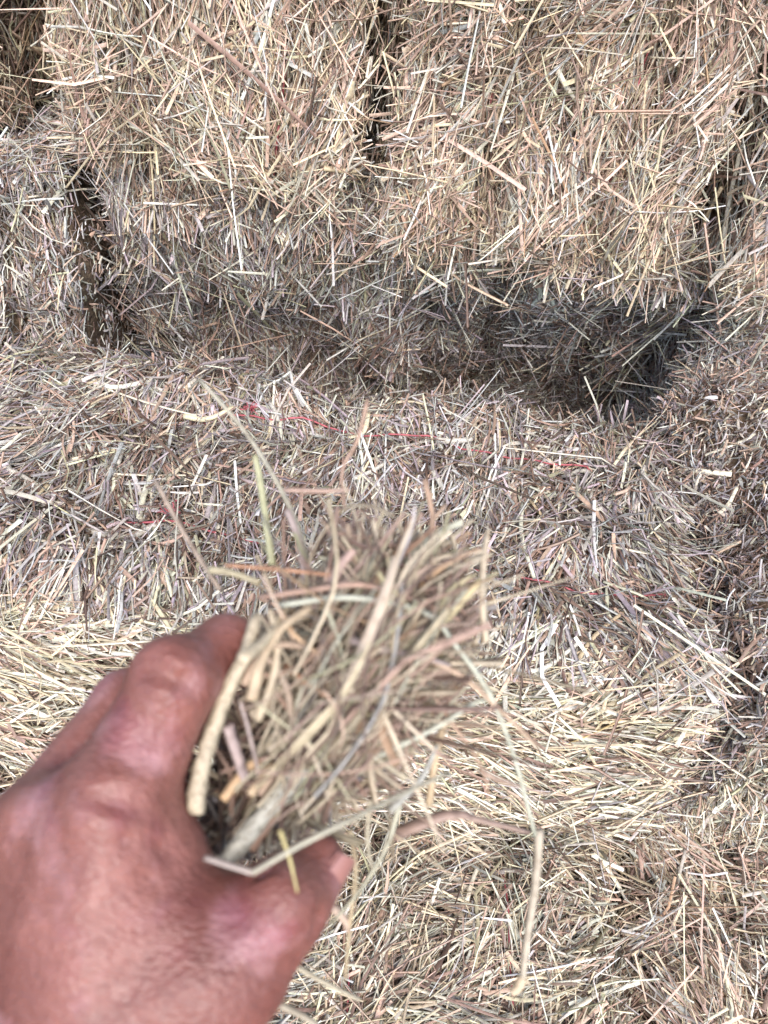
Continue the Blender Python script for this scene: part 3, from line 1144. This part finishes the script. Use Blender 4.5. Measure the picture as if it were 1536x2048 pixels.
BROWN, RUST, LILAC = (.42, .27, .19), (.56, .31, .19), (.46, .37, .34)
HELD = [
    # thick pale stems
    ([(392, 1625, .212), (402, 1540, .214), (440, 1420, .219), (485, 1320, .220), (515, 1230, .226)], 36, (.50, .42, .30), False, .7),
    ([(485, 1320, .221), (540, 1270, .236), (580, 1200, .255)], 24, (.64, .54, .38), False, .7),
    ([(415, 1770, .232), (480, 1690, .236), (560, 1590, .242), (640, 1500, .248), (690, 1430, .255)], 40, (.55, .53, .44), False, .9),
    ([(540, 1500, .250), (590, 1450, .252), (650, 1390, .256), (700, 1350, .262)], 46, (.56, .49, .34), False, .9),
    ([(590, 1330, .262), (640, 1300, .264), (700, 1275, .268)], 34, (.60, .62, .52), False, .8),
    ([(445, 1600, .236), (490, 1540, .240), (520, 1520, .242)], 20, (.62, .42, .24), False, .9),
    ([(500, 1590, .236), (530, 1545, .240), (545, 1530, .242)], 18, (.66, .50, .32), False, .9),
    ([(500, 1700, .224), (540, 1640, .228), (560, 1600, .232)], 24, (.60, .38, .26), False, .9),
    # bent blades in front of the curled fingertips
    ([(505, 1400, .232), (520, 1330, .232), (560, 1260, .238), (620, 1215, .245)], 26, (.56, .44, .30), True, .6),
    ([(488, 1370, .234), (530, 1300, .236), (590, 1290, .24), (650, 1310, .244)], 20, (.50, .37, .27), True, .7),
    ([(515, 1440, .234), (545, 1360, .234), (555, 1290, .238), (540, 1220, .242)], 18, (.58, .48, .34), True, .8),
    ([(480, 1335, .236), (540, 1350, .236), (600, 1330, .24), (680, 1260, .246)], 16, (.42, .29, .21), True, .7),
    ([(500, 1300, .238), (545, 1325, .237), (575, 1380, .238), (585, 1450, .24)], 22, (.48, .37, .28), True, .7),
    # the bent straw lying over the thumb
    ([(410, 1715, .196), (505, 1745, .194)], 14, (.46, .38, .33), True, 1.0),
    ([(505, 1745, .194), (600, 1690, .195), (700, 1640, .20), (800, 1590, .215), (900, 1545, .23)], 14, (.50, .46, .35), True, .7),
    ([(560, 1660, .196), (580, 1720, .194), (595, 1785, .193)], 10, (.62, .52, .24), True, .5),
    # long strays above
    ([(510, 910, .275), (520, 960, .275), (535, 1060, .27), (545, 1130, .268)], 14, (.46, .45, .27), True, 1.2),
    ([(400, 760, .30), (480, 850, .295), (540, 940, .29), (590, 1040, .28), (625, 1160, .27)], 9, (.52, .48, .37), True, 1.4),
    ([(735, 800, .29), (715, 880, .285), (685, 940, .28), (690, 1020, .275)], 9, (.46, .31, .23), True, .8),
    ([(570, 980, .275), (640, 982, .272), (700, 980, .27)], 13, (.55, .38, .30), True, .8),
    ([(850, 960, .29), (865, 1040, .285), (850, 1120, .28)], 13, (.50, .34, .24), True, .9),
    ([(890, 1010, .29), (860, 1055, .285), (840, 1140, .28)], 10, (.50, .36, .26), True, .9),
    ([(640, 1065, .275), (690, 1072, .272), (740, 1066, .27)], 16, (.52, .40, .34), True, .9),
    ([(750, 1140, .27), (800, 1110, .272), (850, 1070, .276)], 18, (.42, .39, .37), True, .7),
    ([(420, 1140, .275), (460, 1145, .272), (520, 1165, .268)], 18, (.52, .45, .30), False, .7),
    ([(310, 960, .30), (370, 1070, .29), (440, 1180, .275)], 10, (.48, .38, .30), True, 1.0),
    ([(575, 1020, .27), (600, 1090, .268), (610, 1160, .265)], 16, LILAC, True, .9),
    ([(660, 1170, .262), (690, 1120, .262), (710, 1100, .262)], 30, (.54, .38, .32), True, .7),
    ([(450, 1130, .262), (570, 1140, .26), (660, 1150, .262)], 10, RUST, True, .9),
    # arcs across the top of the bunch
    ([(520, 1195, .248), (620, 1180, .244), (730, 1170, .246), (840, 1205, .252), (940, 1250, .262)], 16, (.50, .33, .25), True, .8),
    ([(560, 1210, .246), (700, 1195, .242), (850, 1225, .245), (910, 1290, .25), (980, 1390, .258), (1030, 1520, .268), (1070, 1670, .28)], 15, (.60, .60, .48), True, .9),
    ([(1078, 1660, .28), (1072, 1760, .283), (1055, 1870, .286), (1045, 1960, .288)], 19, (.52, .45, .35), False, .7),
    ([(1046, 1955, .288), (1035, 1975, .288), (1022, 1985, .288)], 22, (.60, .48, .33), True, .8),
    ([(790, 1670, .275), (850, 1645, .272), (910, 1628, .272), (960, 1640, .274), (1060, 1665, .28)], 34, (.38, .27, .22), True, .3),
    ([(690, 1540, .25), (780, 1500, .25), (880, 1450, .254), (950, 1405, .26), (990, 1400, .265)], 15, (.60, .60, .48), True, .6),
    ([(780, 1620, .262), (840, 1560, .26), (875, 1490, .26)], 20, (.46, .45, .40), True, .4),
    ([(858, 1610, .268), (870, 1520, .266), (890, 1440, .264)], 17, (.60, .46, .30), False, .9),
    ([(700, 1430, .246), (800, 1330, .246), (900, 1230, .25), (960, 1160, .256)], 18, (.64, .54, .32), False, .8),
    ([(880, 1230, .252), (900, 1180, .254), (950, 1150, .258)], 15, (.66, .58, .36), True, .6),
    ([(570, 1330, .244), (620, 1370, .24), (680, 1410, .24)], 14, RUST, True, .8),
    ([(560, 1220, .244), (590, 1270, .242), (640, 1310, .242)], 13, (.60, .42, .26), True, .8),
    ([(480, 1400, .225), (500, 1470, .225), (520, 1560, .226)], 10, LILAC, True, .9),
    ([(455, 1450, .235), (475, 1510, .236), (490, 1560, .237)], 28, (.44, .34, .31), True, .8),
    ([(440, 1545, .230), (520, 1520, .228), (600, 1500, .228)], 9, (.50, .34, .27), True, .8),
    ([(700, 1280, .245), (770, 1300, .242), (830, 1310, .242), (900, 1330, .248)], 24, (.44, .35, .32), True, .4),
    ([(830, 1305, .25), (920, 1350, .254), (1000, 1420, .26), (1080, 1500, .27)], 18, (.58, .42, .30), True, .5),
    ([(760, 1290, .25), (850, 1370, .254), (900, 1440, .258), (960, 1530, .265), (980, 1600, .27)], 9, (.54, .36, .26), True, .7),
    ([(700, 1660, .26), (712, 1740, .262), (700, 1850, .265), (690, 1960, .27)], 12, (.50, .40, .26), True, .6),
    ([(740, 1600, .262), (735, 1680, .264), (745, 1740, .266)], 12, (.52, .46, .34), True, .7),
    ([(960, 1540, .265), (1000, 1560, .268), (1100, 1590, .275)], 16, (.50, .36, .28), True, .3),
    ([(640, 1790, .262), (690, 1840, .265), (700, 1880, .268)], 24, (.58, .44, .34), True, .6),
    ([(570, 1920, .275), (640, 1960, .275), (720, 2000, .275)], 14, (.52, .46, .34), True, .6),
    ([(540, 2000, .27), (620, 2040, .27), (660, 2080, .27)], 16, (.48, .42, .32), True, .7),
    ([(800, 1610, .262), (770, 1700, .262), (720, 1780, .262), (660, 1850, .264)], 11, (.52, .50, .38), True, .6),
]
for px, wd, c, bl, tp in HELD:
    c = np.array(c) * .82
    if .232 < np.mean([p[2] for p in px]) < .263:
        px = [(x, y, d - .013) for x, y, d in px]
    held(px, wd, c, "stalk", bl, M_WOOD if wd > 30 and not bl else M_HAY, sides=10 if wd > 22 else 8, jitter=.10 if wd > 22 else .02, taper=tp)


def bunch_strands(n, spread, l, wmm, pal, dmu, dsd, cx=700, cy=1410):
    a = R(-52)
    u = np.array([math.cos(a), math.sin(a)])
    v = np.array([-u[1], u[0]])
    au = rng.normal(.05, .42 * spread, n)
    bv = rng.normal(0, .40 * spread, n)
    wide = .55 + .45 * np.clip((au + .6), 0, 1.2)
    px = cx + u[0] * au * 300 + v[0] * bv * 155 * wide
    py = cy + u[1] * au * 300 + v[1] * bv * 155 * wide
    d = rng.normal(dmu, dsd, n)
    ok0 = np.ones(n, bool)
    cen = np.stack([(px - 768) / F * d, -(py - 1024) / F * d, -d], 1)
    along = rng.random(n) < .74
    fan = np.arctan2(1830 - py, px - 400)
    ang = np.where(along, fan + rng.normal(0, R(17), n), rng.normal(.15, .7, n))
    tz = rng.normal(0, .22, n)
    T = norm(np.stack([np.cos(ang), np.sin(ang), tz], 1))
    L = l[0] + (l[1] - l[0]) * rng.beta(1.5, 2.2, n)
    e1 = cen + T * L[:, None] * .5
    e2 = cen - T * L[:, None] * .5

    def bad(e):
        dd = -e[:, 2]
        x = 768 + F * e[:, 0] / dd
        y = 1024 - F * e[:, 1] / dd
        b = (y > 1180) & (x < 505 - (y - 1240) * .20) & (dd < .25)
        b |= (y > 1700 - (x - 500) * .32) & (x < 720) & (dd < .24)
        b |= (x < 330) | (y > 1720) | (x > 975) | (y < 1010) | ((x > 880) & (y > 1430))
        return b
    ok = ok0 & ~bad(e1) & ~bad(e2) & ~bad(cen)
    cen, T, L = cen[ok], T[ok], L[ok]
    m = len(cen)
    Nn = norm(np.stack([rng.normal(0, .4, m), rng.normal(0, .4, m), np.ones(m)], 1))
    P, Tw, Nw = cen @ CR.T + CT, T @ CR.T, Nn @ CR.T
    W = np.clip(np.exp(rng.normal(math.log(wmm), .33, m)), .0006, .0042)
    C = np.minimum(strand_colors(m, pal) * .78, np.array([.50, .42, .31]))
    bend = np.abs(rng.normal(0, .55, m))
    kink = np.where(rng.random(m) < .5, rng.normal(0, .9, m), 0)
    kind = rng.random(m) < .4
    out = []
    for kk in (0, 1):
        mk = kind == kk
        out.append(strand_geo(P[mk], Tw[mk], Nw[mk], L[mk], W[mk], C[mk], bend[mk], kink[mk], kk, K=6))
    return out


for V, f, C in bunch_strands(640, 1.08, (.02, .08), .0014, 'hand', .252, .018):
    stalk_objects(V[:112], f, C[:112], bunch, "stalk")
    TRI[0] += len(V) * len(f) * 2
for V, f, C in bunch_strands(110, .8, (.035, .075), .0029, 'hand', .240, .010):
    stalk_objects(V[:22], f, C[:22], bunch, "stalk")
rest = bunch_strands(700, 1.15, (.01, .06), .0007, 'rusty', .25, .016) + bunch_strands(900, .7, (.02, .06), .0018, 'hand', .268, .010, 690, 1270) + bunch_strands(3200, .95, (.015, .06), .0012, 'hand', .288, .018) + bunch_strands(1500, .6, (.015, .05), .0014, 'deep', .28, .014, 520, 1580)
V, f, C = join([(v - hroot_loc, ff, c) for v, ff, c in rest])
o = link("hay", make_mesh("hay", V, f, C), M_HAY, bunch, (0, 0, 0))
o["kind"] = "stuff"
TRI[0] += len(f) * 2
print("TRIANGLES", TRI[0], "OBJECTS", len(bpy.data.objects))
